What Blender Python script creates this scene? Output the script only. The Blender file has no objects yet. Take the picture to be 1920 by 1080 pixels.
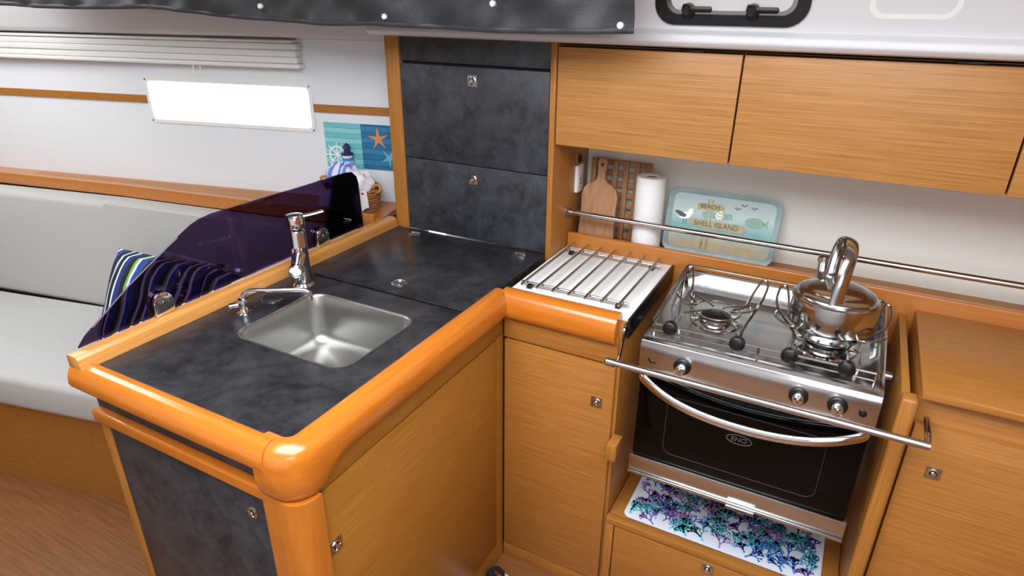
import bpy, bmesh, math, random
from mathutils import Vector, Matrix
random.seed(7)
R=math.radians
scene=bpy.context.scene
try:
    scene.view_settings.view_transform='Standard'
    scene.view_settings.look='None'
except Exception: pass

# ------------------------------------------------------------------ materials
def sr(r,g,b):
    f=lambda c:(c/255/12.92) if c/255<=.04045 else ((c/255+.055)/1.055)**2.4
    return (f(r),f(g),f(b),1)
def newmat(name):
    m=bpy.data.materials.new(name); m.use_nodes=True
    nt=m.node_tree; b=nt.nodes['Principled BSDF']
    return m,nt,b
def plain(name,col,rough=.5,metal=0,coat=0,noise=0,ns=40,bump=0,spec=.5):
    m,nt,b=newmat(name)
    b.inputs['Base Color'].default_value=col
    b.inputs['Roughness'].default_value=rough
    b.inputs['Metallic'].default_value=metal
    b.inputs['Coat Weight'].default_value=coat
    b.inputs['Specular IOR Level'].default_value=spec
    tc=nt.nodes.new('ShaderNodeTexCoord'); n=nt.nodes.new('ShaderNodeTexNoise')
    n.inputs['Scale'].default_value=ns; n.inputs['Detail'].default_value=4
    nt.links.new(tc.outputs['Object'],n.inputs['Vector'])
    if noise>0:
        mx=nt.nodes.new('ShaderNodeMix'); mx.data_type='RGBA'
        mx.inputs[6].default_value=tuple(max(0,c*(1-noise)) for c in col[:3])+(1,)
        mx.inputs[7].default_value=tuple(min(1,c*(1+noise)) for c in col[:3])+(1,)
        nt.links.new(n.outputs['Fac'],mx.inputs[0]); nt.links.new(mx.outputs[2],b.inputs['Base Color'])
    if bump>0:
        bp=nt.nodes.new('ShaderNodeBump'); bp.inputs['Strength'].default_value=bump; bp.inputs['Distance'].default_value=.002
        nt.links.new(n.outputs['Fac'],bp.inputs['Height']); nt.links.new(bp.outputs[0],b.inputs['Normal'])
    return m
def wood(name,c1,c2,axis='x',rough=.4,coat=0,fine=260,contrast=.26):
    m,nt,b=newmat(name)
    tc=nt.nodes.new('ShaderNodeTexCoord'); mp=nt.nodes.new('ShaderNodeMapping')
    s=[fine]*3; s['xyz'.index(axis)]=6
    mp.inputs['Scale'].default_value=s
    n=nt.nodes.new('ShaderNodeTexNoise'); n.inputs['Scale'].default_value=1; n.inputs['Detail'].default_value=5; n.inputs['Roughness'].default_value=.65
    nt.links.new(tc.outputs['Object'],mp.inputs[0]); nt.links.new(mp.outputs[0],n.inputs['Vector'])
    cr=nt.nodes.new('ShaderNodeValToRGB')
    cr.color_ramp.elements[0].position=.5-contrast; cr.color_ramp.elements[0].color=c1
    cr.color_ramp.elements[1].position=.5+contrast; cr.color_ramp.elements[1].color=c2
    nt.links.new(n.outputs['Fac'],cr.inputs[0]); nt.links.new(cr.outputs[0],b.inputs['Base Color'])
    b.inputs['Roughness'].default_value=rough; b.inputs['Coat Weight'].default_value=coat; b.inputs['Coat Roughness'].default_value=.15
    bp=nt.nodes.new('ShaderNodeBump'); bp.inputs['Strength'].default_value=.12; bp.inputs['Distance'].default_value=.001
    nt.links.new(n.outputs['Fac'],bp.inputs['Height']); nt.links.new(bp.outputs[0],b.inputs['Normal'])
    return m
def slate(name,c1,c2,rough=.35):
    m,nt,b=newmat(name)
    tc=nt.nodes.new('ShaderNodeTexCoord')
    n=nt.nodes.new('ShaderNodeTexNoise'); n.inputs['Scale'].default_value=9; n.inputs['Detail'].default_value=15; n.inputs['Roughness'].default_value=.78
    n.inputs['Distortion'].default_value=.25
    nt.links.new(tc.outputs['Object'],n.inputs['Vector'])
    cr=nt.nodes.new('ShaderNodeValToRGB')
    cr.color_ramp.elements[0].position=.36; cr.color_ramp.elements[0].color=c1
    cr.color_ramp.elements[1].position=.68; cr.color_ramp.elements[1].color=c2
    nt.links.new(n.outputs['Fac'],cr.inputs[0]); nt.links.new(cr.outputs[0],b.inputs['Base Color'])
    n2=nt.nodes.new('ShaderNodeTexNoise'); n2.inputs['Scale'].default_value=260; n2.inputs['Detail'].default_value=3
    nt.links.new(tc.outputs['Object'],n2.inputs['Vector'])
    bp=nt.nodes.new('ShaderNodeBump'); bp.inputs['Strength'].default_value=.3; bp.inputs['Distance'].default_value=.001
    nt.links.new(n2.outputs['Fac'],bp.inputs['Height']); nt.links.new(bp.outputs[0],b.inputs['Normal'])
    b.inputs['Roughness'].default_value=rough
    return m
def brushed(name,col,r0,r1,axis='x'):
    m,nt,b=newmat(name)
    b.inputs['Base Color'].default_value=col; b.inputs['Metallic'].default_value=1
    tc=nt.nodes.new('ShaderNodeTexCoord'); mp=nt.nodes.new('ShaderNodeMapping')
    s=[300]*3; s['xyz'.index(axis)]=5; mp.inputs['Scale'].default_value=s
    n=nt.nodes.new('ShaderNodeTexNoise'); n.inputs['Scale'].default_value=1; n.inputs['Detail'].default_value=3
    nt.links.new(tc.outputs['Object'],mp.inputs[0]); nt.links.new(mp.outputs[0],n.inputs['Vector'])
    mr=nt.nodes.new('ShaderNodeMapRange'); mr.inputs['To Min'].default_value=r0; mr.inputs['To Max'].default_value=r1
    nt.links.new(n.outputs['Fac'],mr.inputs['Value']); nt.links.new(mr.outputs[0],b.inputs['Roughness'])
    return m
def stripes(name,cols,scale,axis=0,distort=0.0):
    m,nt,b=newmat(name)
    tc=nt.nodes.new('ShaderNodeTexCoord'); sp=nt.nodes.new('ShaderNodeSeparateXYZ')
    n=nt.nodes.new('ShaderNodeTexNoise'); n.inputs['Scale'].default_value=6
    mxv=nt.nodes.new('ShaderNodeVectorMath'); mxv.operation='MULTIPLY_ADD'
    mxv.inputs[1].default_value=(distort,)*3
    nt.links.new(tc.outputs['Object'],n.inputs['Vector'])
    nt.links.new(n.outputs['Color'],mxv.inputs[0]); nt.links.new(tc.outputs['Object'],mxv.inputs[2])
    nt.links.new(mxv.outputs[0],sp.inputs[0])
    mu=nt.nodes.new('ShaderNodeMath'); mu.operation='MULTIPLY'; mu.inputs[1].default_value=scale
    fr=nt.nodes.new('ShaderNodeMath'); fr.operation='FRACT'
    nt.links.new(sp.outputs[axis],mu.inputs[0]); nt.links.new(mu.outputs[0],fr.inputs[0])
    cr=nt.nodes.new('ShaderNodeValToRGB'); cr.color_ramp.interpolation='CONSTANT'
    for i,(p,c) in enumerate(cols):
        if i<2: e=cr.color_ramp.elements[i]; e.position=p
        else: e=cr.color_ramp.elements.new(p)
        e.color=c
    nt.links.new(fr.outputs[0],cr.inputs[0]); nt.links.new(cr.outputs[0],b.inputs['Base Color'])
    b.inputs['Roughness'].default_value=.8
    return m

WC1=sr(146,90,32); WC2=sr(186,126,58)
M_woodx=wood('wood_grain_x',WC1,WC2,'x')
M_woodz=wood('wood_grain_z',WC1,WC2,'z')
M_diag=wood('wood_door',sr(142,90,28),sr(182,125,50),'y',.38)
M_up=wood('wood_upper',sr(156,102,46),sr(202,146,82),'x',.42)
M_mould=wood('moulding_varnish',sr(188,102,24),sr(212,126,42),'y',.2,.7,60,.3)
M_mouldx=wood('moulding_varnish_x',sr(188,102,24),sr(212,126,42),'x',.2,.7,60,.3)
M_pale=wood('pale_fiddle',sr(188,124,56),sr(214,152,82),'y',.3,.3)
M_palex=wood('pale_fiddle_x',sr(170,100,40),sr(198,126,56),'x',.3,.3)
M_slate=slate('slate_laminate',sr(20,20,22),sr(62,62,65),.30)
M_slatev=slate('slate_front',sr(22,24,28),sr(70,73,81),.42)
M_seamshade=plain('seam_shade',sr(20,13,8),.8)  # shade of the seams painted as dark layers behind doors and drawers
M_white=plain('gelcoat_white',sr(216,215,218),.35,noise=.02,ns=6)
M_hull=plain('hull_liner',sr(226,230,234),.5,noise=.02,ns=5)
M_cream=plain('cream_panel',sr(228,226,218),.4,noise=.02)
M_plastic=plain('white_plastic',sr(235,235,232),.3)
M_black=plain('black_plastic',sr(14,14,15),.35)
M_rubber=plain('black_rubber',sr(22,22,23),.7,bump=.2,ns=200)
M_chrome=plain('chrome',(.76,.76,.78,1),.07,1)
M_steel=brushed('brushed_steel',(.60,.60,.60,1),.18,.28,'x')
M_hob=brushed('hob_steel',(.54,.54,.54,1),.12,.22,'x')
M_sinksteel=plain('sink_steel',(.46,.45,.43,1),.36,1)
M_rod=plain('rod_steel',(.40,.38,.36,1),.22,1)
M_rail=plain('rail_steel',(.52,.50,.48,1),.16,1)
M_glassblk=plain('oven_glass',sr(4,4,5),.05,spec=.22)
def acrylic():
    m,nt,b=newmat('tinted_acrylic'); nt.nodes.remove(b)
    out=nt.nodes['Material Output']
    tr=nt.nodes.new('ShaderNodeBsdfTransparent'); tr.inputs[0].default_value=(.28,.21,.33,1)
    gl=nt.nodes.new('ShaderNodeBsdfGlossy'); gl.inputs['Roughness'].default_value=.03; gl.inputs[0].default_value=(.8,.7,.9,1)
    fr=nt.nodes.new('ShaderNodeFresnel'); fr.inputs[0].default_value=1.35
    mx=nt.nodes.new('ShaderNodeMixShader')
    nt.links.new(fr.outputs[0],mx.inputs[0]); nt.links.new(tr.outputs[0],mx.inputs[1]); nt.links.new(gl.outputs[0],mx.inputs[2])
    nt.links.new(mx.outputs[0],out.inputs[0]); return m
M_acr=acrylic()
def clearglass():
    m,nt,b=newmat('window_glass'); nt.nodes.remove(b)
    out=nt.nodes['Material Output']
    tr=nt.nodes.new('ShaderNodeBsdfTransparent'); tr.inputs[0].default_value=(.97,.98,1,1)
    gl=nt.nodes.new('ShaderNodeBsdfGlossy'); gl.inputs['Roughness'].default_value=.02
    mx=nt.nodes.new('ShaderNodeMixShader'); mx.inputs[0].default_value=.06
    nt.links.new(tr.outputs[0],mx.inputs[1]); nt.links.new(gl.outputs[0],mx.inputs[2])
    nt.links.new(mx.outputs[0],out.inputs[0]); return m
M_glass=clearglass()
M_fabric=plain('grey_fabric',sr(188,186,182),.95,noise=.10,ns=300,bump=.4)
M_cloth=plain('black_cloth',sr(48,49,53),.5,noise=.15,ns=150,bump=.3)
M_paper=plain('paper_towel',sr(238,236,234),.9,bump=.5,ns=90)
M_board=wood('acacia_board',sr(150,104,70),sr(188,144,104),'z',.5,fine=120)
M_lattice=wood('lattice_board',sr(134,92,56),sr(172,128,86),'z',.5,fine=120)
M_floor=wood('floor_teak',sr(110,70,38),sr(150,100,58),'x',.35,fine=120)

# ------------------------------------------------------------------ mesh builder
class MB:
    def __init__(s): s.v=[];s.f=[];s.mi=[];s.mats=[]
    def _m(s,m):
        if m not in s.mats: s.mats.append(m)
        return s.mats.index(m)
    def add(s,vs,fs,mat,M=None):
        o=len(s.v); k=s._m(mat)
        for v in vs:
            v=Vector(v)
            s.v.append(M@v if M is not None else v)
        for f in fs: s.f.append([i+o for i in f]); s.mi.append(k)
        return s
    def addbm(s,bm,mat,M=None):
        bm.verts.ensure_lookup_table(); bm.verts.index_update()
        s.add([v.co.copy() for v in bm.verts],[[v.index for v in f.verts] for f in bm.faces],mat,M); bm.free(); return s
    def box(s,x0,x1,y0,y1,z0,z1,mat,bev=0,seg=2,M=None):
        bm=bmesh.new(); bmesh.ops.create_cube(bm,size=1)
        for v in bm.verts:
            v.co=Vector(((x0+x1)/2+v.co.x*(x1-x0),(y0+y1)/2+v.co.y*(y1-y0),(z0+z1)/2+v.co.z*(z1-z0)))
        if bev>0: bmesh.ops.bevel(bm,geom=bm.edges[:],offset=bev,segments=seg,profile=.5,affect='EDGES')
        return s.addbm(bm,mat,M)
    def prism(s,poly,axis,a0,a1,mat,bev=0,seg=2,M=None,hole=None):
        def P(p,a):
            return Vector({'x':(a,p[0],p[1]),'y':(p[0],a,p[1]),'z':(p[0],p[1],a)}[axis])
        bm=bmesh.new()
        if hole is None:
            A=[bm.verts.new(P(p,a0)) for p in poly]; B=[bm.verts.new(P(p,a1)) for p in poly]
            bm.faces.new(A); bm.faces.new(B[::-1]); n=len(poly)
            for i in range(n): bm.faces.new([A[i],A[(i+1)%n],B[(i+1)%n],B[i]])
            if bev>0:
                bmesh.ops.bevel(bm,geom=bm.edges[:],offset=bev,segments=seg,profile=.5,affect='EDGES')
        else:
            rings=[]
            for a in (a0,a1):
                o=[bm.verts.new(P(p,a)) for p in poly]; h=[bm.verts.new(P(p,a)) for p in hole]
                es=[bm.edges.new((o[i],o[(i+1)%len(o)])) for i in range(len(o))]+[bm.edges.new((h[i],h[(i+1)%len(h)])) for i in range(len(h))]
                bmesh.ops.triangle_fill(bm,edges=es,use_beauty=True,use_dissolve=False)
                rings.append((o,h))
            for k in (0,1):
                A,B=rings[0][k],rings[1][k]; n=len(A)
                for i in range(n): bm.faces.new([A[i],A[(i+1)%n],B[(i+1)%n],B[i]])
        bmesh.ops.recalc_face_normals(bm,faces=bm.faces[:])
        return s.addbm(bm,mat,M)
    def tube(s,pts,r,mat,closed=False,segs=10,smooth=0,sx=1,sy=1,up=None,M=None,cap=True):
        P=[Vector(p) for p in pts]
        if smooth:
            Q=[]; n=len(P); rng=range(n if closed else n-1)
            for i in rng:
                p0=P[(i-1)%n] if closed or i>0 else P[0]*2-P[1]
                p1=P[i];p2=P[(i+1)%n]
                p3=P[(i+2)%n] if closed or i+2<n else P[-1]*2-P[-2]
                for k in range(smooth):
                    t=k/smooth
                    Q.append(.5*((2*p1)+(p2-p0)*t+(2*p0-5*p1+4*p2-p3)*t*t+(-p0+3*p1-3*p2+p3)*t**3))
            if not closed: Q.append(P[-1])
            P=Q
        n=len(P); T=[]
        if isinstance(r,(list,tuple)) and smooth:
            rr=[]
            for i in range(n):
                t=i/smooth; k=min(int(t),len(r)-2); rr.append(r[k]+(r[k+1]-r[k])*(t-k))
            r=rr
        for i in range(n):
            a=P[(i-1)%n] if closed or i>0 else P[0]
            b=P[(i+1)%n] if closed or i<n-1 else P[-1]
            T.append((b-a).normalized())
        u=Vector(up) if up else (Vector((0,0,1)) if abs(T[0].z)<.9 else Vector((1,0,0)))
        vs=[];N=u-T[0]*u.dot(T[0]); N.normalize()
        for i in range(n):
            N=N-T[i]*N.dot(T[i]); N.normalize(); B=T[i].cross(N)
            rr=r[i] if isinstance(r,(list,tuple)) else r
            for k in range(segs):
                a=2*math.pi*k/segs
                vs.append(P[i]+N*math.cos(a)*rr*sx+B*math.sin(a)*rr*sy)
        fs=[]
        for i in range(n if closed else n-1):
            for k in range(segs):
                j=(i+1)%n
                fs.append([i*segs+k,i*segs+(k+1)%segs,j*segs+(k+1)%segs,j*segs+k])
        if not closed and cap:
            fs.append(list(range(segs))[::-1]); fs.append([(n-1)*segs+k for k in range(segs)])
        return s.add(vs,fs,mat,M)
    def lathe(s,prof,c,mat,axis=(0,0,1),segs=32,M=None):
        ax=Vector(axis).normalized(); q=Vector((0,0,1)).rotation_difference(ax)
        c=Vector(c); vs=[];fs=[];n=len(prof)
        for r,z in prof:
            for k in range(segs):
                a=2*math.pi*k/segs
                vs.append(c+q@Vector((max(r,1e-5)*math.cos(a),max(r,1e-5)*math.sin(a),z)))
        for i in range(n-1):
            for k in range(segs):
                fs.append([i*segs+k,i*segs+(k+1)%segs,(i+1)*segs+(k+1)%segs,(i+1)*segs+k])
        fs.append(list(range(segs))[::-1]); fs.append([(n-1)*segs+k for k in range(segs)])
        return s.add(vs,fs,mat,M)
    def loft(s,loops,mat,cap0=True,cap1=True,M=None):
        n=len(loops[0]); vs=[v for l in loops for v in l]; fs=[]
        for i in range(len(loops)-1):
            for k in range(n):
                fs.append([i*n+k,i*n+(k+1)%n,(i+1)*n+(k+1)%n,(i+1)*n+k])
        if cap0: fs.append(list(range(n))[::-1])
        if cap1: fs.append([(len(loops)-1)*n+k for k in range(n)])
        return s.add(vs,fs,mat,M)
    def blob(s,c,rx,ry,rz,mat,M=None,noise=0,nu=28,nv=18):
        vs=[];fs=[]
        for j in range(nv+1):
            ph=-math.pi/2+math.pi*j/nv
            for i in range(nu):
                th=2*math.pi*i/nu
                k=1+noise*(math.sin(3*th+5*ph)+math.sin(5*th-3*ph+1))*.5
                vs.append((c[0]+rx*k*math.cos(ph)*math.cos(th),c[1]+ry*k*math.cos(ph)*math.sin(th),c[2]+rz*k*math.sin(ph)))
        for j in range(nv):
            for i in range(nu):
                fs.append([j*nu+i,j*nu+(i+1)%nu,(j+1)*nu+(i+1)%nu,(j+1)*nu+i])
        return s.add(vs,fs,mat,M)
    def sweep(s,prof,path,mat,ks=None,zcut=.893):
        path=[Vector(p) for p in path]; n=len(path); loops=[]
        for i,p in enumerate(path):
            d=[]
            if i>0: d.append((path[i]-path[i-1]).normalized())
            if i<n-1: d.append((path[i+1]-path[i]).normalized())
            ns=[Vector((t.y,-t.x)) for t in d]
            m=sum(ns,Vector((0,0))); m.normalize(); k=1/m.dot(ns[0])
            dk=ks[i] if ks else 0
            loops.append([Vector((p.x+m.x*o*k,p.y+m.y*o*k,z-(max(0,(zcut-z))/(zcut-.84))*dk)) for o,z in prof])
        return s.loft(loops,mat)
    def text(s,body,size,M,mat,extr=.0006):
        c=bpy.data.curves.new('t','FONT'); c.body=body; c.size=size; c.extrude=extr; c.align_x='CENTER'; c.align_y='CENTER'
        o=bpy.data.objects.new('t',c); scene.collection.objects.link(o)
        bpy.context.view_layer.update()
        me=bpy.data.meshes.new_from_object(o.evaluated_get(bpy.context.evaluated_depsgraph_get()))
        s.add([v.co.copy() for v in me.vertices],[list(p.vertices) for p in me.polygons],mat,M)
        bpy.data.objects.remove(o); bpy.data.curves.remove(c); bpy.data.meshes.remove(me); return s
    def obj(s,name,parent=None,label=None,cat=None,angle=35,kind=None,group=None,flat=False):
        xs=[v.x for v in s.v];ys=[v.y for v in s.v];zs=[v.z for v in s.v]
        o0=Vector(((min(xs)+max(xs))/2,(min(ys)+max(ys))/2,min(zs)))
        me=bpy.data.meshes.new(name); me.from_pydata([v-o0 for v in s.v],[],s.f)
        for m in s.mats: me.materials.append(m)
        for i,p in enumerate(me.polygons): p.material_index=s.mi[i]; p.use_smooth=not flat
        me.validate(); me.update()
        bm=bmesh.new(); bm.from_mesh(me); bmesh.ops.recalc_face_normals(bm,faces=bm.faces[:]); bm.to_mesh(me); bm.free()
        if not flat: me.set_sharp_from_angle(angle=R(angle))
        o=bpy.data.objects.new(name,me); scene.collection.objects.link(o)
        o['w']=list(o0)
        if parent is not None:
            o.parent=parent; o.location=o0-Vector(parent['w'])
        else: o.location=o0
        tag(o,label,cat,kind,group); return o
ALL=[]
def tag(o,label=None,cat=None,kind=None,group=None):
    ALL.append(o)
    if label: o['label']=label
    if cat: o['category']=cat
    if kind: o['kind']=kind
    if group: o['group']=group
def thing(name,loc,label,cat,group=None):
    o=bpy.data.objects.new(name,None); scene.collection.objects.link(o); o.empty_display_size=.05
    o.location=loc; o['w']=list(loc); tag(o,label,cat,None,group); return o
def rrect(cx,cy,hw,hh,r,seg=6):
    pts=[]
    for (sx,sy,a0) in ((1,1,0),(-1,1,90),(-1,-1,180),(1,-1,270)):
        for k in range(seg+1):
            a=R(a0+90*k/seg); pts.append((cx+sx*(hw-r)+r*math.cos(a),cy+sy*(hh-r)+r*math.sin(a)))
    return pts
def frameM(o,xdir,ydir):
    x=Vector(xdir).normalized(); y=Vector(ydir); y=(y-x*y.dot(x)).normalized(); z=x.cross(y)
    m=Matrix(((x.x,y.x,z.x,o[0]),(x.y,y.y,z.y,o[1]),(x.z,y.z,z.z,o[2]),(0,0,0,1))); return m
def latch(parent,pos,normal,up=(0,0,1),square=True,sz=.015):
    nrm=Vector(normal); x=Vector(up).cross(nrm); M=frameM(pos,x,up)
    mb=MB()
    if square: mb.prism(rrect(0,0,sz,sz,.0025,3),'z',0,.002,M_rail,M=M)
    else: mb.lathe([(sz,0),(sz,.002),(sz*.85,.003)],(0,0,0),M_rail,M=M)
    mb.lathe([(sz*.72,.002),(sz*.72,.004),(sz*.6,.0045),(sz*.55,.0025)],(0,0,0),M_chrome,M=M,segs=28)
    mb.lathe([(sz*.5,.0025),(sz*.5,.003)],(0,0,0),M_black,M=M,segs=28)
    mb.lathe([(sz*.36,.002),(sz*.38,.006),(sz*.3,.0075)],(0,0,0),M_chrome,M=M,segs=28)
    return mb.obj('latch',parent,label='chrome push latch')

FZ=-.08
# ------------------------------------------------------------------ room shell
MW=frameM((-2.73,1.619,0),(.9744,.2249,0),(-.2249,.9744,0))
mb=MB(); mb.box(-4.4,1.9,-1.5,2.3,FZ-.04,FZ,M_floor); mb.obj('floor',kind='structure')
win=rrect((.198+.924)/2,1.2825,.363,.0775,.018,5)
mb=MB(); mb.prism([(-1.7,FZ),(1.36,FZ),(1.36,2.05),(-1.7,2.05)],'y',0,.04,M_hull,M=MW,hole=win); mb.obj('wall_left',kind='structure')
mb=MB(); mb.box(-.782,1.9,2.02,2.06,FZ,2.05,M_cream); mb.box(-1.40,-.782,2.062,2.10,FZ,2.05,M_cream); mb.obj('wall_back',kind='structure')
mb=MB(); mb.box(-4.4,1.9,-1.54,-1.5,FZ,2.05,M_hull); mb.obj('wall_front',kind='structure')
mb=MB(); mb.box(1.9,1.94,-1.5,2.3,FZ,2.05,M_woodz); mb.obj('wall_right',kind='structure')
mb=MB(); mb.box(-4.44,-4.4,-1.5,2.3,FZ,2.05,M_woodz); mb.obj('wall_far',kind='structure')
mb=MB(); mb.prism([(-4.44,-1.54),(1.94,-1.54),(1.94,2.3),(-4.44,2.3)],'z',2.05,2.09,M_white,hole=[(-1.4,-.6),(.8,-.6),(.8,.9),(-1.4,.9)]); mb.obj('ceiling',kind='structure')
mb=MB(); mb.prism([(1.765,1.553),(1.70,1.560),(1.688,1.572),(1.692,1.590),(1.712,1.600),(1.705,1.63),(1.63,2.05),(2.015,2.05),(2.015,1.553)],'x',-1.42,1.85,M_white,bev=.003); mb.obj('trim_1',kind='structure')
mb=MB(); mb.prism([(-.001,1.525),(-.05,1.535),(-.058,1.55),(-.07,1.60),(-.16,2.05),(-.001,2.05)],'x',-1.6,1.33,M_white,bev=.003,M=MW); mb.obj('trim_2',kind='structure')
mb=MB(); mb.box(-1.6,.185,-.008,-.0005,1.272,1.300,M_woodx,M=MW); mb.box(.94,1.35,-.008,-.0005,1.272,1.300,M_woodx,M=MW); mb.obj('trim_3',kind='structure')
mb=MB()
mb.prism(rrect(.561,1.2825,.375,.0885,.022,5),'y',-.004,-.0005,M_plastic,M=MW,hole=rrect(.561,1.2825,.361,.0755,.018,5))
mb.prism(rrect(.561,1.2825,.360,.0745,.017,5),'y',.018,.022,M_glass,M=MW)
for sx in (-1,1):
    for zz in (-1,1):
        mb.lathe([(.004,0),(.003,.002)],(.561+sx*.366,-.004,1.2825+zz*.080),M_rod,axis=(0,-1,0),segs=10,M=MW)
mb.obj('window_1',kind='structure')

# ------------------------------------------------------------------ blind
T=MW@Vector((.45,-.03,1.432))
bl=thing('window_blind',T,'folded white pleated blind above the hull window','blind')
mb=MB()
for i in range(3):
    z=1.444+i*.023; o=.005*(i%2)
    mb.box(-.55,.915,-.040-o,-.004,z,z+.0222,M_plastic,.004,M=MW)
mb.obj('pleats',bl)
mb=MB(); mb.box(-.60,.905,-.046,-.001,1.514,1.524,M_plastic,.003,M=MW); mb.obj('head_rail',bl)
mb=MB(); mb.box(-.55,.925,-.048,-.004,1.428,1.443,M_plastic,.005,M=MW); mb.obj('bottom_rail',bl)
mb=MB(); mb.tube([(.47,-.04,1.43),(.468,-.045,1.41),(.485,-.045,1.402),(.50,-.045,1.41),(.497,-.04,1.43)],.0018,M_plastic,smooth=5,segs=6,M=MW); mb.obj('pull_loop',bl)

# ------------------------------------------------------------------ shelf and settee along the hull
mb=MB()
mb.prism([(-1.6,-.08),(.1,-.125),(1.17,-.20),(1.28,-.20),(1.28,-.001),(-1.6,-.001)],'z',.925,.945,M_palex,M=MW)
S=mb.obj('side_shelf',label='varnished wooden shelf running along the hull side',cat='shelf')
mb=MB()
mb.prism([(-1.6,-.105),(.1,-.148),(1.17,-.222),(1.26,-.222),(1.26,-.2),(1.17,-.2),(.1,-.126),(-1.6,-.082)],'z',.915,.962,M_palex,bev=.004,M=MW); mb.obj('front_lip',S)
mb=MB()
mb.prism([(-.45,-.09),(.75,-.145),(.75,-.03),(-.45,-.03)],'z',.9455,.949,M_woodx,M=MW); mb.obj('locker_lid',S)
st=thing('settee',MW@Vector((.1,-.5,FZ)),'light grey upholstered settee along the hull','sofa')
mb=MB(); mb.prism([(-1.6,-.21),(.1,-.25),(1.16,-.32),(1.235,-.32),(1.25,-.226),(1.16,-.225),(.1,-.15),(-1.6,-.107)],'z',.44,.912,M_fabric,bev=.022,seg=4,M=MW); mb.obj('backrest',st)
mb=MB(); mb.prism([(-1.6,-.80),(.98,-.80),(1.06,-.33),(.1,-.255),(-1.6,-.215)],'z',.30,.44,M_fabric,bev=.03,seg=4,M=MW); mb.obj('seat_cushion',st)
mb=MB(); mb.prism([(-1.6,-.76),(.94,-.76),(1.04,-.23),(-1.6,-.11)],'z',FZ,.298,M_woodx,M=MW); mb.obj('base',st)

ST=stripes('striped_fabric',[(0,sr(20,24,44)),(.14,sr(225,228,226)),(.20,sr(24,50,120)),(.36,sr(18,18,28)),(.50,sr(120,165,90)),(.56,sr(225,228,226)),(.62,sr(30,70,140)),(.78,sr(14,14,22)),(.92,sr(190,205,215))],6.5,0,.05)
def cushion(name,c,hw,hh,th,rx,rz,mat,label):
    n=16; vs=[];fs=[]
    for side in (1,-1):
        for j in range(n+1):
            for i in range(n+1):
                u=-1+2*i/n; v=-1+2*j/n
                k=(max(0,1-u**4)*max(0,1-v**4))**.5
                pin=1-.06*(1-abs(u))*abs(v)**3; pin2=1-.06*(1-abs(v))*abs(u)**3
                vs.append((u*hw*pin2,side*th*k,v*hh*pin))
    N=(n+1)**2
    for s in (0,1):
        for j in range(n):
            for i in range(n):
                a=s*N+j*(n+1)+i; f=[a,a+1,a+n+2,a+n+1]; fs.append(f if s==0 else f[::-1])
    M=Matrix.Translation(c)@Matrix.Rotation(R(rz),4,'Z')@Matrix.Rotation(R(rx),4,'X')
    m=MB(); m.add([M@Vector(v) for v in vs],fs,mat)
    o=m.obj(name,label=label,cat='cushion')
    bm=bmesh.new(); bm.from_mesh(o.data); bmesh.ops.remove_doubles(bm,verts=bm.verts[:],dist=.0005); bm.to_mesh(o.data); bm.free()
    return o
cushion('throw_cushion',(-2.10,1.24,.625),.25,.20,.07,-30,10,ST,'striped blue, black and white cushion leaning on the settee')
cushion('throw_cushion',(-1.65,1.22,.65),.185,.20,.065,-22,4,ST,'striped blue and black cushion lying against the settee')

# ------------------------------------------------------------------ peninsula cabinet
XF=-.785
pc=thing('galley_cabinet',(-1.1,1.2,FZ),'teak galley cabinet carrying the sink with slate end panel','cabinet')
mb=MB()
mb.box(-1.43,-.803,.66,1.74,FZ,.74,M_diag)
mb.box(-1.43,-1.405,.66,1.74,.74,.897,M_diag)
mb.box(-.815,-.803,.66,1.74,.74,.897,M_diag); mb.box(-1.43,-.803,.66,.672,.74,.897,M_diag)
mb.box(-.8028,-.7995,.676,1.4285,FZ,.85,M_seamshade)  # dark layer over the wooden body, paints the shade in the door seams
mb.obj('body',pc)
mb=MB(); mb.box(-.7992,XF,.6775,1.4285,.785,.86,M_diag,.0015); mb.box(-.7992,XF,1.389,1.4285,FZ,.7845,M_diag); mb.box(-.7992,XF-.001,.6775,1.3875,FZ,.0,M_diag); mb.obj('front_panel',pc)
dr=MB(); dr.prism([(.683,.005),(1.3835,.005),(1.3835,.779),(.703,.779),(.683,.759)],'x',-.7992,XF+.001,M_diag,bev=.002); d=dr.obj('door',pc)
latch(d,(XF+.001,.706,.628),(1,0,0),sz=.017)
mb=MB(); mb.box(-1.43,-.876,.648,.6595,.795,.868,M_slatev); mb.obj('recess_panel',pc)
mb=MB(); mb.box(-1.43,-.876,.628,.6595,.765,.797,M_mouldx,.006,3); mb.obj('trim_rail',pc)
mb=MB(); mb.box(-1.40,-.879,.643,.6595,.03,.763,M_slatev,.002); e=mb.obj('end_door',pc)
latch(e,(-.940,.643,.700),(0,-1,0),square=False,sz=.015)
mb=MB(); mb.box(-1.43,-1.402,.640,.6595,FZ,.763,M_woodz,.003); mb.obj('end_stile',pc)
mb=MB()
def rpost(x0,x1,y0,y1,r,z0,z1,mat):
    pts=[(x0,y1)]
    r2=.012
    for k in range(5):
        a=R(180+90*k/4); pts.append((x0+r2+r2*math.cos(a),y0+r2+r2*math.sin(a)))
    for k in range(11):
        a=R(270+90*k/10); pts.append((x1-r+r*math.cos(a),y0+r+r*math.sin(a)))
    pts.append((x1,y1))
    mb.loft([[Vector((x,y,z0)) for x,y in pts],[Vector((x,y,z1)) for x,y in pts]],mat)
rpost(-.876,-.768,.618,.676,.044,FZ,.797,wood('post_wood',sr(180,102,32),sr(206,126,46),'z',.25,.5,60,.3))
mb.obj('corner_post',pc)

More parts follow.
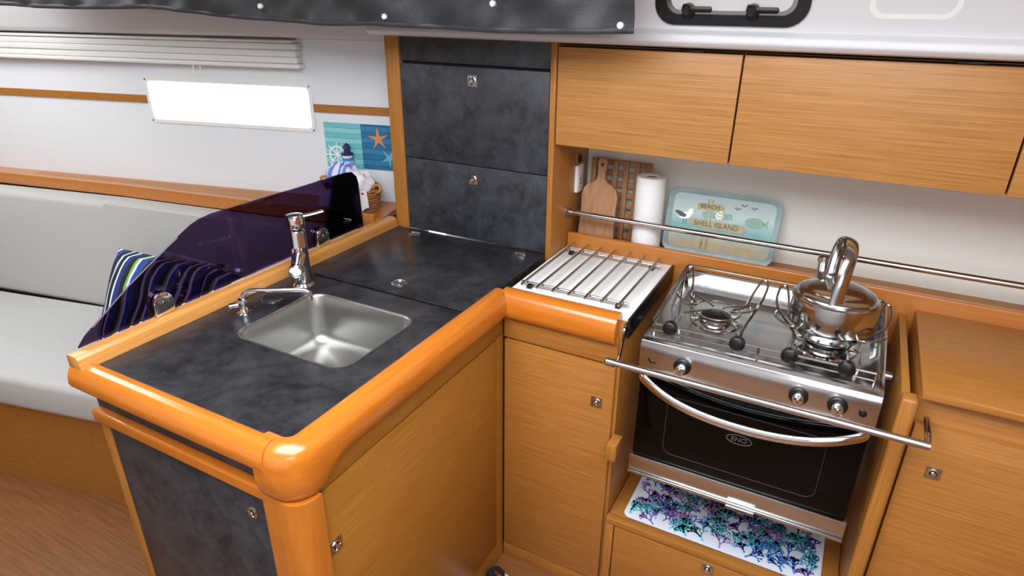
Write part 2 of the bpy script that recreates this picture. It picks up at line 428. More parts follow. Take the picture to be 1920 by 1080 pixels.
# ------------------------------------------------------------------ worktop
wt=thing('worktop',(-1.1,1.2,.898),'dark slate laminate worktop with rounded varnished wooden edging','worktop')
mb=MB()
hole=rrect(-1.068,1.032,.177,.145,.045,7)
mb.prism([(-1.40,.64),(-.80,.64),(-.80,1.74),(-1.40,1.74)],'z',.898,.918,M_slate,hole=hole); mb.obj('surface',wt)
QP=[(-.030,.862),(-.030,.920),(-.024,.924),(-.012,.9255),(.000,.9235),(.010,.918),(.017,.910),(.0215,.900),(.0235,.888),(.0235,.870),(.021,.855),(.013,.845),(.002,.840),(-.012,.840)]
mb=MB()
path=[(-.862,.630),(-.85,.630)];ks=[.045,.045]
for k in range(11):
    a=R(270+90*k/10); path.append((-.831+.046*math.cos(a),.676+.046*math.sin(a))); ks.append(.045)
for k in range(1,12):
    t=k/11; path.append((-.785,.676+.095*t)); ks.append(.045*(.5+.5*math.cos(math.pi*t))**1.3)
path+=[(-.785,1.43)]; ks.append(0)
mb.sweep(QP,path,M_mould,ks); mb.obj('edge_moulding',wt,angle=60)
mb=MB()
mb.sweep(QP,[(-.785,1.43),(-.445,1.43)],M_mouldx); 
mb.obj('edge_moulding',wt,angle=50)
mb=MB()
p2=[(-.018,.862),(-.018,.920),(-.008,.9275),(.004,.928),(.014,.923),(.022,.913),(.028,.898),(.030,.882),(.026,.872),(.012,.868),(0,.866)]
mb.sweep(p2,[(-1.43,.632),(-.832,.632)],M_mouldx)
o=mb.obj('edge_moulding',wt,angle=50)
mb=MB(); mb.prism([(-1.432,.895),(-1.432,.945),(-1.426,.951),(-1.398,.951),(-1.390,.944),(-1.385,.918),(-1.385,.895)],'y',.615,1.738,M_pale,bev=.002); mb.obj('fiddle',wt)

# icebox lid
il=thing('icebox_lid',(-1.06,1.47,.918),'slate lift-up icebox lid set in the worktop','lid')
mb=MB(); mb.box(-1.328,-.800,1.265,1.688,.9182,.9225,M_slate,.0015); mb.box(-1.331,-.800,1.260,1.690,.9181,.9186,M_black); mb.obj('panel',il)
mb=MB(); mb.lathe([(.024,0),(.024,.002),(.020,.0025),(.019,.001)],(-1.066,1.326,.9225),M_chrome)
mb.lathe([(.019,.0008),(.019,.0012)],(-1.066,1.326,.9225),M_rod)
mb.tube([(-1.066+.013*math.cos(a*math.pi/8),1.326+.013*math.sin(a*math.pi/8),.9250) for a in range(16)],.002,M_chrome,closed=True,segs=8)
mb.box(-1.069,-1.063,1.318,1.334,.9235,.9255,M_chrome,.0008)
mb.obj('ring_pull',il)
for hx in (-1.27,-.865):
    mb=MB(); mb.box(hx-.022,hx+.022,1.672,1.686,.9226,.9245,M_chrome,.0008); mb.box(hx-.010,hx+.010,1.69,1.712,.9182,.9245,M_chrome,.0008)
    mb.tube([(hx-.018,1.689,.927),(hx+.018,1.689,.927)],.004,M_chrome,segs=10); mb.obj('hinge',il)

# ------------------------------------------------------------------ sink
sk=thing('sink',(-1.068,1.032,.77),'square stainless steel sink set in slate worktop','sink')
mb=MB()
def L(hw,hh,r,z): return [Vector((x,y,z)) for x,y in rrect(-1.068,1.032,hw,hh,r,7)]
loops=[L(.1765,.1445,.045,.9182),L(.179,.147,.047,.9186),L(.177,.145,.046,.9192),L(.173,.141,.043,.918),L(.170,.138,.042,.912),L(.167,.135,.042,.86),L(.164,.132,.042,.81)]
for k in range(1,7):
    a=R(90*k/6); loops.append(L(.164-.035*(1-math.cos(a)),.132-.035*(1-math.cos(a)),max(.042-.02*(1-math.cos(a)),.01),.81-.035*math.sin(a)))
loops.append(L(.03,.03,.0299,.770)); loops.append(L(.022,.022,.0219,.766))
mb.loft(loops,M_sinksteel,cap0=False); o=mb.obj('basin',sk,angle=60)
mb=MB(); mb.lathe([(.021,0),(.021,.003),(.017,.004),(.010,.002),(.004,.002),(.003,.006),(.001,.007)],(-1.068,1.032,.7665),M_chrome); mb.obj('drain',sk)

# mixer tap
fx,fy=-1.300,1.190
ft=thing('mixer_tap',(fx,fy,.918),'chrome single-lever mixer tap standing behind the sink','tap')
mb=MB(); mb.lathe([(.030,0),(.030,.004),(.027,.008),(.024,.012),(.0235,.05),(.0235,.115),(.0245,.118),(.0245,.122),(.0235,.125),(.0235,.160),(.022,.166),(.012,.170)],(fx,fy,.9185),M_chrome); mb.obj('body',ft)
mb=MB(); mb.lathe([(.019,.0),(.024,.003),(.0255,.012),(.0255,.032),(.022,.040),(.010,.043)],(fx,fy,1.089),M_chrome)
mb.tube([(fx+.006,fy+.006,1.122),(fx+.03,fy+.03,1.126),(fx+.052,fy+.055,1.132)],[.007,.006,.0065],M_chrome,smooth=5,segs=12,sx=.75,sy=1.2)
mb.lathe([(.0035,0),(.003,.001)],(fx+.021,fy-.016,1.112),plain('red_dot',sr(190,20,20),.4),axis=(.8,-.6,0),segs=12)
mb.obj('lever',ft)
mb=MB(); d=Vector((.62,-.76,-.12)).normalized(); s0=Vector((fx,fy,1.015))+d*.015
mb.tube([s0,s0+d*.03,s0+d*.065,s0+d*.078],[.019,.018,.0175,.019],M_chrome,segs=20)
mb.lathe([(.020,0),(.020,.012),(.017,.014),(.013,.012)],s0+d*.078,M_chrome,axis=tuple(d),segs=24)
mb.lathe([(.012,.011),(.012,.0125)],s0+d*.078,M_plastic,axis=tuple(d),segs=24)
mb.obj('spout',ft)
tx,ty=-1.304,.985
st2=thing('swivel_tap',(tx,ty,.918),'small chrome swivel tap with curved spout over the sink','tap')
mb=MB(); mb.lathe([(.019,0),(.019,.003),(.013,.006),(.010,.012),(.009,.020),(.013,.026),(.015,.034),(.012,.041),(.006,.044)],(tx,ty,.9185),M_chrome); mb.obj('base',st2)
mb=MB(); mb.tube([(tx,ty,.958),(tx+.004,ty+.004,.972),(tx+.022,ty+.016,.982),(tx+.06,ty+.036,.983),(tx+.105,ty+.062,.984),(tx+.135,ty+.082,.982),(tx+.147,ty+.09,.972),(tx+.148,ty+.091,.955)],.0062,M_chrome,smooth=6,segs=12)
mb.obj('spout',st2)
mb=MB(); mb.tube([(tx,ty,.945),(tx-.012,ty-.012,.944),(tx-.022,ty-.026,.943)],[.006,.007,.009],M_chrome,smooth=4,segs=12); mb.obj('lever',st2)
mb=MB(); mb.lathe([(.026,0),(.026,.004),(.022,.008),(.012,.0095),(.010,.008)],(-1.310,1.082,.9182),M_rubber); mb.lathe([(.0275,0),(.0275,.002),(.026,.003)],(-1.310,1.082,.9181),M_chrome)
mb.obj('deck_plug',label='round black and chrome cap beside the taps',cat='cap')

# ------------------------------------------------------------------ acrylic screen
sc=thing('splash_screen',(-1.425,1.15,.95),'tinted purple acrylic screen clipped behind the sink','screen')
mb=MB(); mb.prism([(.64,.955),(.66,.975),(.78,1.050),(.90,1.112),(.965,1.143),(.995,1.152),(1.03,1.156),(1.535,1.152),(1.565,1.148),(1.585,1.130),(1.592,1.105),(1.598,.955)],'x',-1.428,-1.422,M_acr); mb.obj('pane',sc)
for cy in (.845,1.395):
    mb=MB()
    prof=[(cy-.026,.950),(cy+.026,.950)]+[(cy+.026*math.cos(R(a)),.985+.026*math.sin(R(a))) for a in range(0,181,15)]
    mb.prism(prof,'x',-1.421,-1.409,M_chrome,bev=.003)
    mb.prism(prof,'x',-1.441,-1.429,M_chrome,bev=.003)
    mb.box(-1.441,-1.409,cy-.026,cy+.026,.9515,.955,M_chrome,.001)
    mb.lathe([(.004,0),(.003,.002)],(-1.409,cy,.985),M_rod,axis=(1,0,0),segs=12)
    mb.obj('clip',sc,label='rounded chrome clip')

# ------------------------------------------------------------------ tall cabinet
tc_=thing('tall_cabinet',(-1.09,1.9,.918),'tall teak cabinet with dark slate doors on the worktop','cabinet')
mb=MB(); mb.box(-1.392,-1.337,1.7395,2.015,.9185,1.575,M_woodz,.002); mb.box(-.801,-.783,1.735,2.058,.90,1.575,M_woodz,.0015); mb.box(-1.337,-.801,1.7605,2.055,.9185,1.57,M_seamshade); mb.obj('body',tc_)
mb=MB(); mb.box(-1.335,-.803,1.746,1.7595,1.483,1.568,M_slatev,.0015); mb.obj('top_panel',tc_)
mb=MB(); mb.box(-1.334,-.804,1.739,1.7595,1.1765,1.476,M_slatev,.0015); d=mb.obj('door',tc_); latch(d,(-1.063,1.739,1.437),(0,-1,0),sz=.0165)
mb=MB(); mb.box(-1.334,-.804,1.739,1.7595,.9235,1.1735,M_slatev,.0015); d=mb.obj('door',tc_); latch(d,(-1.066,1.739,1.131),(0,-1,0),sz=.0165)
ol=MB(); ol.prism(rrect(1.935,1.128,.025,.045,.004,3),'x',-.783,-.773,M_plastic,bev=.001); ol.prism(rrect(1.935,1.120,.015,.022,.005,3),'x',-.773,-.771,plain('socket_grey',sr(205,205,203),.4))
ol.lathe([(.003,0),(.003,.0006)],(-.771,1.935,1.127),M_black,axis=(1,0,0),segs=12); ol.lathe([(.003,0),(.003,.0006)],(-.771,1.935,1.113),M_black,axis=(1,0,0),segs=12)
ol.obj('power_socket',label='white power socket on the cabinet side',cat='socket')
sw=MB(); sw.prism(rrect(1.938,1.192,.018,.016,.002,3),'x',-.783,-.780,plain('brass_plate',sr(190,150,70),.4,.3)); sw.prism(rrect(1.938,1.192,.014,.012,.002,3),'x',-.780,-.777,M_black,bev=.0006); sw.box(-.777,-.774,1.93,1.946,1.187,1.197,M_black,.001)
sw.obj('light_switch',label='small black rocker switch on cabinet side',cat='switch')

# ------------------------------------------------------------------ upper cabinets
def upper(x0,x1,label):
    c=thing('wall_cabinet',((x0+x1)/2,1.88,1.27),label,'cabinet','wall cabinets above the cooker')
    m=MB(); m.box(x0,x1,1.758,2.018,1.276,1.550,M_up); m.box(x0+.001,x1-.001,1.7568,1.758,1.278,1.549,M_seamshade); m.obj('body',c)
    m=MB(); m.box(x0+.002,x1-.002,1.737,1.7565,1.274,1.545,M_up,.0015); m.obj('door',c)
    m=MB(); m.box(x1-.16,x1-.10,1.744,1.76,1.5455,1.5515,M_black,.001); m.obj('hinge',c)
upper(-.781,-.2815,'honey-coloured teak wall cabinet beside the tall cabinet')
upper(-.2805,.32,'honey-coloured teak wall cabinet above the cooker')
upper(.321,.90,'honey-coloured teak wall cabinet above the shelf end')

# ------------------------------------------------------------------ narrow cabinet at the stove side
nc=thing('narrow_cabinet',(-.61,1.65,FZ),'narrow teak cabinet between sink unit and cooker','cabinet')
mb=MB(); mb.box(-.783,-.4475,1.454,1.864,FZ,.895,M_woodx); mb.box(-.783,-.4475,1.4518,1.4538,-.02,.80,M_seamshade); mb.box(-.783,-.440,1.432,1.4515,.775,.86,M_woodx,.001); mb.box(-.783,-.440,1.432,1.4515,FZ,-.02,M_woodx,.001); mb.obj('body',nc)
mb=MB(); mb.box(-.4465,-.432,1.44,1.864,FZ,.895,M_woodz,.001); mb.obj('side_panel',nc)
mb=MB(); mb.prism([(-.779,-.015),(-.441,-.015),(-.441,.769),(-.779,.769)],'y',1.427,1.4515,M_woodx,bev=.002); d=mb.obj('door',nc); latch(d,(-.487,1.427,.648),(0,-1,0),sz=.0165)
mb=MB(); mb.box(-.4315,-.404,1.375,1.43,.505,.560,M_woodz,.003); mb.obj('door_stop',nc)

# draining panel & grille
mb=MB(); mb.box(-.782,-.424,1.4615,1.864,.896,.913,plain('white_board',sr(246,246,243),.6),.002); mb.box(-.4235,-.4165,1.44,1.864,.86,.915,M_black,.001); 
mb.obj('draining_board',label='white draining board panel under steel rods',cat='board')
dg=thing('draining_rack',(-.60,1.66,.913),'stainless steel rod rack lying on the white board','rack')
for i in range(7):
    x=-.745+i*.0475
    mb=MB(); mb.tube([(x,1.465,.936),(x,1.848,.936)],.0040,M_rod,segs=10); mb.obj('rod',dg)
for y in (1.50,1.80):
    mb=MB(); mb.tube([(-.762,y,.9278),(-.443,y,.9278)],.0040,M_rod,segs=10); mb.obj('crossbar',dg)
for (x,y) in ((-.735,1.80),(-.47,1.80),(-.735,1.50),(-.47,1.50)):
    mb=MB(); mb.box(x-.007,x+.007,y-.012,y+.012,.9133,.9238,M_black,.002); mb.obj('foot',dg,label='black rubber foot')

# back fiddle and shelf behind the cooker
bs=thing('back_shelf',(.05,1.94,.90),'varnished wooden shelf with raised lip behind the cooker','shelf')
mb=MB(); mb.box(-.782,1.2,1.886,2.019,.905,.925,M_woodx); mb.obj('board',bs)
mb=MB(); mb.box(-.782,1.2,1.865,1.8855,.80,.960,M_palex,.005,3); mb.obj('lip',bs)

# grab rail
gr=thing('grab_rail',(-.1,1.868,1.0),'long stainless steel rail in front of the shelf','rail')
mb=MB(); mb.tube([(-.778,1.868,1.030),(.95,1.868,1.030)],.0085,M_rail,segs=16); mb.obj('bar',gr)
mb=MB(); mb.lathe([(.020,0),(.020,.003),(.013,.005),(.012,.016)],(-.783,1.868,1.030),M_rod,axis=(1,0,0)); mb.obj('flange',gr)

# ------------------------------------------------------------------ things on the shelf
Mt=frameM((-.705,1.938,.9255),(1,0,0),(0,.12,1))
cb=MB()
def mir(l): return l+[(-x,y) for x,y in l[::-1] if x>0]
pts=mir([(.060,0),(.062,.02),(.060,.10),(.062,.150),(.056,.172),(.042,.186),(.024,.194),(.015,.205),(.0125,.222),(.015,.245),(.017,.260),(.010,.272)])
cb.prism(pts,'z',0,.016,M_board,M=Mt,hole=[(.006*math.cos(a*math.pi/4),.252+.006*math.sin(a*math.pi/4)) for a in range(8)])
cb.obj('cutting_board',label='light wooden cutting board with handle leaning on wall',cat='cutting board')
Mt=frameM((-.655,1.992,.9255),(1,0,0),(0,.05,1))
lb=MB()
for i in range(6):
    x=-.0925+i*.037; lb.box(x-.0085,x+.0085,.0,.262,.0072,.016,M_lattice,.001,M=Mt)
for i in range(8):
    y=.010+i*.0345; lb.box(-.101,.101,y-.0085,y+.0085,0,.0070,M_lattice,.001,M=Mt)
lb.obj('lattice_trivet',label='wooden lattice trivet standing behind the cutting board',cat='trivet')
pt=MB()
prof=[(.044,0),(.046,.004)]+[(.0462 if k%2 else .0455,.004+.232*k/24) for k in range(25)]+[(.044,.240),(.020,.240),(.019,.236)]
pt.lathe(prof,(-.535,1.936,.9255),M_paper,segs=40); pt.lathe([(.018,.236),(.018,.2365)],(-.535,1.936,.9255),plain('card_core',sr(150,130,105),.9))
pt.obj('paper_towel_roll',label='upright roll of white paper towels on shelf',cat='paper towel')

# beach tray
Mt=frameM((-.316,1.964,.9255),(1,0,0),(0,.22,1))
W2=.170;H2=.102
tr=thing('serving_tray',(-.325,1.97,.9255),'beach-themed melamine tray with signpost and gull picture','tray')
mb=MB()
Mtray_rim=plain('tray_rim',sr(168,190,194),.22,noise=.3,ns=30,coat=.5)
def trayface():
    m,nt,b=newmat('tray_face')
    tc=nt.nodes.new('ShaderNodeTexCoord'); sp=nt.nodes.new('ShaderNodeSeparateXYZ'); nt.links.new(tc.outputs['Object'],sp.inputs[0])
    n=nt.nodes.new('ShaderNodeTexNoise'); n.inputs['Scale'].default_value=22; n.inputs['Detail'].default_value=5; nt.links.new(tc.outputs['Object'],n.inputs['Vector'])
    ml=nt.nodes.new('ShaderNodeMath'); ml.operation='MULTIPLY_ADD'; ml.inputs[1].default_value=.06
    nt.links.new(n.outputs['Fac'],ml.inputs[0]); nt.links.new(sp.outputs[2],ml.inputs[2])
    cr=nt.nodes.new('ShaderNodeValToRGB'); e=cr.color_ramp.elements
    mr=nt.nodes.new('ShaderNodeMapRange'); mr.inputs['From Min'].default_value=.0; mr.inputs['From Max'].default_value=.24
    nt.links.new(ml.outputs[0],mr.inputs[0]); nt.links.new(mr.outputs[0],cr.inputs[0])
    e[0].position=0; e[0].color=sr(184,180,156); e[1].position=1; e[1].color=sr(178,202,204)
    for p,c in ((.25,sr(198,192,166)),(.36,sr(124,172,174)),(.5,sr(156,190,188)),(.6,sr(186,204,200))):
        x=e.new(p); x.color=c
    nt.links.new(cr.outputs[0],b.inputs['Base Color']); b.inputs['Roughness'].default_value=.25; return m
mb.prism(rrect(0,H2,W2-.016,H2-.016,.02,5),'z',.003,.006,trayface(),M=Mt); mb.obj('face',tr)
mb=MB()
lo=[rrect(0,H2,W2-.017,H2-.017,.020,5),rrect(0,H2,W2-.010,H2-.010,.024,5),rrect(0,H2,W2-.002,H2-.002,.030,5),rrect(0,H2,W2,H2,.032,5),rrect(0,H2,W2-.001,H2-.001,.031,5),rrect(0,H2,W2-.012,H2-.012,.023,5)]
zz=[.003,.010,.019,.018,.015,.001]
mb.loft([[Vector((x,y,z)) for x,y in l] for l,z in zip(lo,zz)],Mtray_rim,cap0=False,cap1=True,M=Mt); mb.obj('rim',tr,angle=60)
Msign=plain('sign_paint',sr(178,164,122),.5,noise=.2,ns=80); Mink=plain('sign_ink',sr(62,80,80),.5); Mgull=plain('gull_white',sr(245,245,242),.5); Mgg=plain('gull_grey',sr(80,86,94),.5); Mshell=plain('shell_tone',sr(204,186,146),.5,noise=.25,ns=120); Mteal=plain('sign_teal',sr(138,170,156),.5,noise=.2,ns=80)
mb=MB()
def flat(poly,mat,z0=.0061,z1=.0072): mb.prism(poly,'z',z0,z1,mat,M=Mt)
flat([(-.052,.02),(-.045,.02),(-.043,.178),(-.05,.178)],Msign)
flat([(-.036,.02),(-.029,.02),(-.031,.178),(-.038,.178)],Msign)
flat([(-.078,.163),(-.005,.166),(.005,.155),(-.005,.146),(-.078,.143)],Msign,.0073,.0082)
flat([(-.060,.138),(.030,.141),(.032,.124),(-.058,.121)],Mteal,.0073,.0082)
flat([(-.095,.114),(.068,.112),(.080,.099),(.066,.086),(-.095,.090)],Msign,.0073,.0082)
flat([(-.07,.080),(.04,.082),(.04,.066),(-.07,.063)],Mteal,.0073,.0082)
for (cx,cy,r) in ((-.10,.03,.018),(-.06,.035,.014),(-.01,.03,.020),(.04,.035,.015),(.09,.03,.02)):
    flat([(cx+r*math.cos(a*math.pi/8)*(1+.1*(a%2)),cy+r*.75*math.sin(a*math.pi/8)*(1+.1*(a%2))) for a in range(16)],Mshell)
for k in range(5):
    r=.012-.002*k; flat([(-.008+.0008*k+r*math.cos(a*math.pi/6),.132+.003*k+r*math.sin(a*math.pi/6)) for a in range(12)],Mshell if k%2 else Mgull,.0083+.0004*k,.0087+.0004*k)
flat([(.098+.028*math.cos(a*math.pi/10),.125+.016*math.sin(a*math.pi/10)) for a in range(20)],Mteal,.0065,.0078)
flat([(.120,.125),(.137,.138),(.134,.125),(.137,.113)],Mteal,.0065,.0078)
flat([(-.140,.118),(-.128,.108),(-.112,.106),(-.098,.112),(-.092,.124),(-.088,.136),(-.094,.143),(-.102,.140),(-.106,.130),(-.120,.128)],Mgull)
flat([(-.148,.128),(-.130,.114),(-.112,.112),(-.108,.120),(-.122,.128),(-.138,.132)],Mgg,.0073,.008)
flat([(-.088,.138),(-.078,.135),(-.088,.133)],plain('beak',sr(220,160,40),.5))
flat([(-.116,.108),(-.114,.108),(-.115,.092),(-.117,.092)],Mgg); flat([(-.108,.108),(-.106,.108),(-.107,.092),(-.109,.092)],Mgg)
for (cx,cy) in ((.06,.170),(.09,.165),(.042,.158)):
    flat([(cx-.012,cy+.004),(cx-.004,cy+.006),(cx,cy),(cx+.004,cy+.006),(cx+.012,cy+.004),(cx+.004,cy+.002),(cx,cy-.003),(cx-.004,cy+.002)],Mgg)
mb.obj('picture',tr,flat=True)
mb=MB(); mb.text('BEACH',.019,Mt@Matrix.Translation((-.040,.1550,.0088)),Mink,.0003); mb.obj('lettering',tr,flat=True,label='painted word on small sign')
mb=MB(); mb.text('SHELL ISLAND',.0215,Mt@Matrix.Translation((-.013,.1005,.0088)),Mink,.0003); mb.obj('lettering',tr,flat=True,label='painted words on long sign')

# ------------------------------------------------------------------ cooker
X0,X1=-.370,.166; YC=1.392; ZB=.487
ck=thing('cooker',(-.10,1.58,ZB),'stainless steel gimballed two-burner cooker with oven','cooker')
mb=MB()
mb.box(X0+.004,X1-.004,YC+.024,1.775,ZB+.01,.868,M_steel,.003)
mb.obj('body',ck)
mb=MB()
def hl(ins,zf,zb,y0=YC+.004,y1=1.782):
    return [(X0+ins,y0+ins,zf),(X1-ins,y0+ins,zf),(X1-ins,y1-ins,zb),(X0+ins,y1-ins,zb)]
def sub(l,n=8):
    out=[]
    for i in range(4):
        a=Vector(l[i]);b=Vector(l[(i+1)%4])
        for k in range(n): out.append(a.lerp(b,k/n))
    return out
mb.loft([sub(hl(.002,.870,.870)),sub(hl(0,.895,.945)),sub(hl(.006,.900,.950)),sub(hl(.013,.897,.945)),sub(hl(.030,.888,.893)),sub(hl(.05,.887,.888)),sub(hl(.12,.886,.886))],M_hob)
mb.obj('hob',ck,angle=50)
mb=MB(); mb.prism([(YC+.03,.800),(YC+.002,.800),(YC-.004,.806),(YC-.002,.88),(YC+.003,.893),(YC+.015,.900),(YC+.03,.898)],'x',X0,X1,M_steel,bev=.001); mb.obj('control_panel',ck)
def knob(x,z):
    m=MB(); m.lathe([(.021,0),(.021,.004),(.019,.006)],(x,YC-.003,z),M_black,axis=(0,-1,0),segs=30)
    m.lathe([(.0135,.004),(.0135,.016),(.0125,.026),(.010,.028)],(x,YC-.003,z),M_chrome,axis=(0,-1,0),segs=24)
    m.box(x-.003,x+.003,YC-.036,YC-.028,z-.013,z+.013,M_chrome,.0015)
    m.obj('knob',ck,label='chrome control knob on black dial')
knob(-.262,.848); knob(.004,.850); knob(.085,.850)
mb=MB(); mb.lathe([(.008,0),(.008,.003),(.005,.004)],(.136,YC-.003,.846),M_black,axis=(0,-1,0),segs=20); mb.lathe([(.0045,.003),(.004,.008)],(.136,YC-.003,.846),M_black,axis=(0,-1,0),segs=20); mb.obj('ignition_button',ck)
mb=MB(); mb.tube([(-.348,YC-.0045,.848),(-.340,YC-.0045,.838),(-.328,YC-.0045,.840)],.0016,M_black,segs=6); mb.obj('flame_mark',ck)
od=MB(); od.box(X0+.006,X1-.006,YC+.002,YC+.023,.545,.797,M_glassblk,.003)
od=od.obj('oven_door',ck,label='black glass oven door')
mb=MB()
Mgp=plain('glass_print',sr(40,40,43),.3)
pr=rrect(-.10,.665,.185,.088,.025,5)
mb.tube([(x,YC+.0016,z) for x,z in pr],.0014,Mgp,closed=True,segs=6)
mb.obj('window_outline',od)
mb=MB()
el=[(-.103+.030*math.cos(a*math.pi/18),YC+.001,.683+.013*math.sin(a*math.pi/18)) for a in range(36)]
Mlogo=plain('logo_grey',sr(120,122,126),.3,.4)
mb.tube(el,.0013,Mlogo,closed=True,segs=6)
mb.text('ENO',.018,frameM((-.103,YC+.0008,.683),(1,0,0),(0,0,1)),Mlogo,.0006)
mb.obj('maker_badge',od,label='oval maker badge on the oven glass')
mb=MB()
hp=[]
for k in range(13):
    t=-1+2*k/12; hp.append((-.102+.250*t,YC-.045+.040*t**4-.004,.750+.042*t*t))
hp=[(hp[0][0]+.001,YC+.004,.795)]+hp+[(hp[-1][0]-.001,YC+.004,.795)]
mb.tube(hp,.0125,M_chrome,smooth=4,segs=14,sx=1.15,sy=.8); mb.obj('handle',od,label='bowed chrome oven handle')
mb=MB(); mb.box(X0,X1,YC-.004,YC+.023,.488,.543,M_steel,.002); mb.box(X0,X1,YC-.010,YC-.004,.486,.494,M_steel,.0015); mb.obj('kick_plate',ck)
mb=MB(); mb.box(-.105,-.035,YC-.022,YC-.010,.485,.493,M_rod,.001); mb.box(-.075,-.055,YC-.030,YC-.010,.479,.487,M_black,.001); mb.obj('gimbal_lock',ck)
for x,s in ((X0,-1),(X1,1)):
    mb=MB(); mb.lathe([(.012,0),(.012,.028)],(x,1.60,.84),M_rod,axis=(s,0,0),segs=18); mb.obj('gimbal_pin',ck)
def burner(x,y,R0):
    m=MB(); m.lathe([(R0+.028,0),(R0+.026,.004),(R0+.010,.005),(R0+.006,.002)],(x,y,.886),M_chrome)
    m.lathe([(R0+.004,.0),(R0+.004,.012),(R0,.014)],(x,y,.888),M_rod)
    m.lathe([(R0-.002,.012),(R0,.018),(R0-.010,.022),(.005,.023)],(x,y,.888),M_black)
    for k in range(20):
        a=2*math.pi*k/20; m.box(-.001,.001,R0-.001,R0+.0015,.003,.011,M_black,M=Matrix.Translation((x,y,.888))@Matrix.Rotation(a,4,'Z'))
    m.obj('burner',ck)
BL=(-.232,1.600); BR=(.036,1.590)
burner(*BL,.038); burner(*BR,.045)
mb=MB()
ZR=.932
rp=[(X0+.022,YC+.030,ZR),(X1-.022,YC+.030,ZR),(X1-.012,YC+.045,ZR),(X1-.012,1.755,ZR+.030),(X1-.022,1.768,ZR+.032),(X0+.022,1.768,ZR+.032),(X0+.012,1.755,ZR+.030),(X0+.012,YC+.045,ZR)]
mb.tube(rp,.0032,M_rod,closed=True,segs=8)
rp2=[(x,y,z-.018) for x,y,z in rp]; mb.tube(rp2,.0025,M_rod,closed=True,segs=8)
for (x,y,z) in (rp[0],rp[1],(X1-.012,1.6,.945),(X0+.012,1.6,.945),rp[4],rp[5],(-.10,YC+.030,ZR)):
    mb.tube([(x,y,z),(x,y,.893)],.003,M_rod,segs=8)
mb.obj('fiddle_rail',ck)
def grid(x,y):
    m=MB()
    for k in range(4):
        a=R(45+90*k); c,s=math.cos(a),math.sin(a)
        m.tube([(x+.112*c,y+.098*s,.893),(x+.104*c,y+.092*s,.921),(x+.03*c,y+.03*s,.923),(x+.018*c,y+.018*s,.921)],.0026,M_rod,segs=8)
    m.tube([(x+.060*math.cos(a*math.pi/12),y+.060*math.sin(a*math.pi/12),.918) for a in range(24)],.0026,M_rod,closed=True,segs=8)
    m.obj('pan_grid',ck)
grid(*BL); grid(*BR)
def clamp(kx,sgn,bx,by):
    m=MB()
    m.lathe([(.007,0),(.0175,.004),(.0185,.012),(.0175,.020),(.010,.025)],(kx,YC+.034,ZR),M_black,axis=(0,-1,0),segs=24)
    m.obj('clamp_knob',ck,label='round black clamp knob')
    m=MB(); s=sgn; rr=.078
    p=[(kx,YC+.03,ZR),(kx,1.47,.936),(kx+.004*s,1.52,.940),(bx+(rr+.025)*s,by+.03,.955),(bx+(rr+.030)*s,by+.075,.985),(bx+(rr+.016)*s,by+.085,.992),(bx+(rr+.004)*s,by+.055,.975),(bx+(rr-.004)*s,by+.02,.955),(bx+(rr-.010)*s,by-.02,.952),(bx+(rr-.035)*s,by-.058,.952),(bx+(rr-.015)*s,by-.085,.962),(bx+(rr+.020)*s,by-.055,.966),(bx+(rr+.022)*s,by+.0,.956)]
    m.tube(p,.0032,M_rod,smooth=5,segs=8)
    m.obj('pan_clamp',ck)
clamp(-.308,-1,*BL); clamp(-.148,1,*BL)
clamp(-.033,-1,BR[0]-.022,BR[1]); clamp(.085,1,BR[0]+.018,BR[1])

# ------------------------------------------------------------------ kettle
kx,ky,kz=BR[0],BR[1],.9265
kt=thing('kettle',(kx,ky,kz),'polished stainless steel kettle on the cooker burner','kettle')
M_ket=plain('kettle_steel',(.50,.49,.48,1),.15,1)
mb=MB(); mb.lathe([(.070,0),(.074,.002),(.0745,.018),(.078,.024),(.092,.026),(.097,.031),(.0985,.040),(.0975,.088),(.095,.098),(.090,.101),(.0885,.107),(.082,.113),(.066,.1155)],(kx,ky,kz),M_ket,segs=56); mb.obj('body',kt)
mb=MB(); mb.lathe([(.066,.113),(.067,.118),(.060,.122),(.040,.126),(.012,.128),(.009,.131),(.014,.139),(.014,.145),(.006,.149)],(kx,ky,kz),M_ket,segs=40); mb.obj('lid',kt)
mb=MB()
sp0=Vector((kx-.03,ky+.075,kz+.085))
mb.tube([sp0,sp0+Vector((-.008,.025,.02)),sp0+Vector((-.012,.040,.05))],[.020,.017,.013],M_ket,smooth=5,segs=18)
mb.lathe([(.014,0),(.016,.004),(.016,.014),(.010,.02)],sp0+Vector((-.012,.040,.05)),M_ket,axis=(-.1,.3,1)); mb.obj('spout',kt)
mb=MB()
hp=[(kx-.020,ky+.080,kz+.092),(kx-.020,ky+.082,kz+.16),(kx-.010,ky+.062,kz+.215),(kx+.004,ky+.015,kz+.235),(kx+.010,ky-.030,kz+.222),(kx+.006,ky-.062,kz+.180),(kx,ky-.080,kz+.110),(kx,ky-.084,kz+.096)]
mb.tube(hp,.013,M_ket,smooth=6,segs=14,up=(1,0,0),sx=1.15,sy=.42)
mb.obj('handle',kt,label='upright steel strap handle')

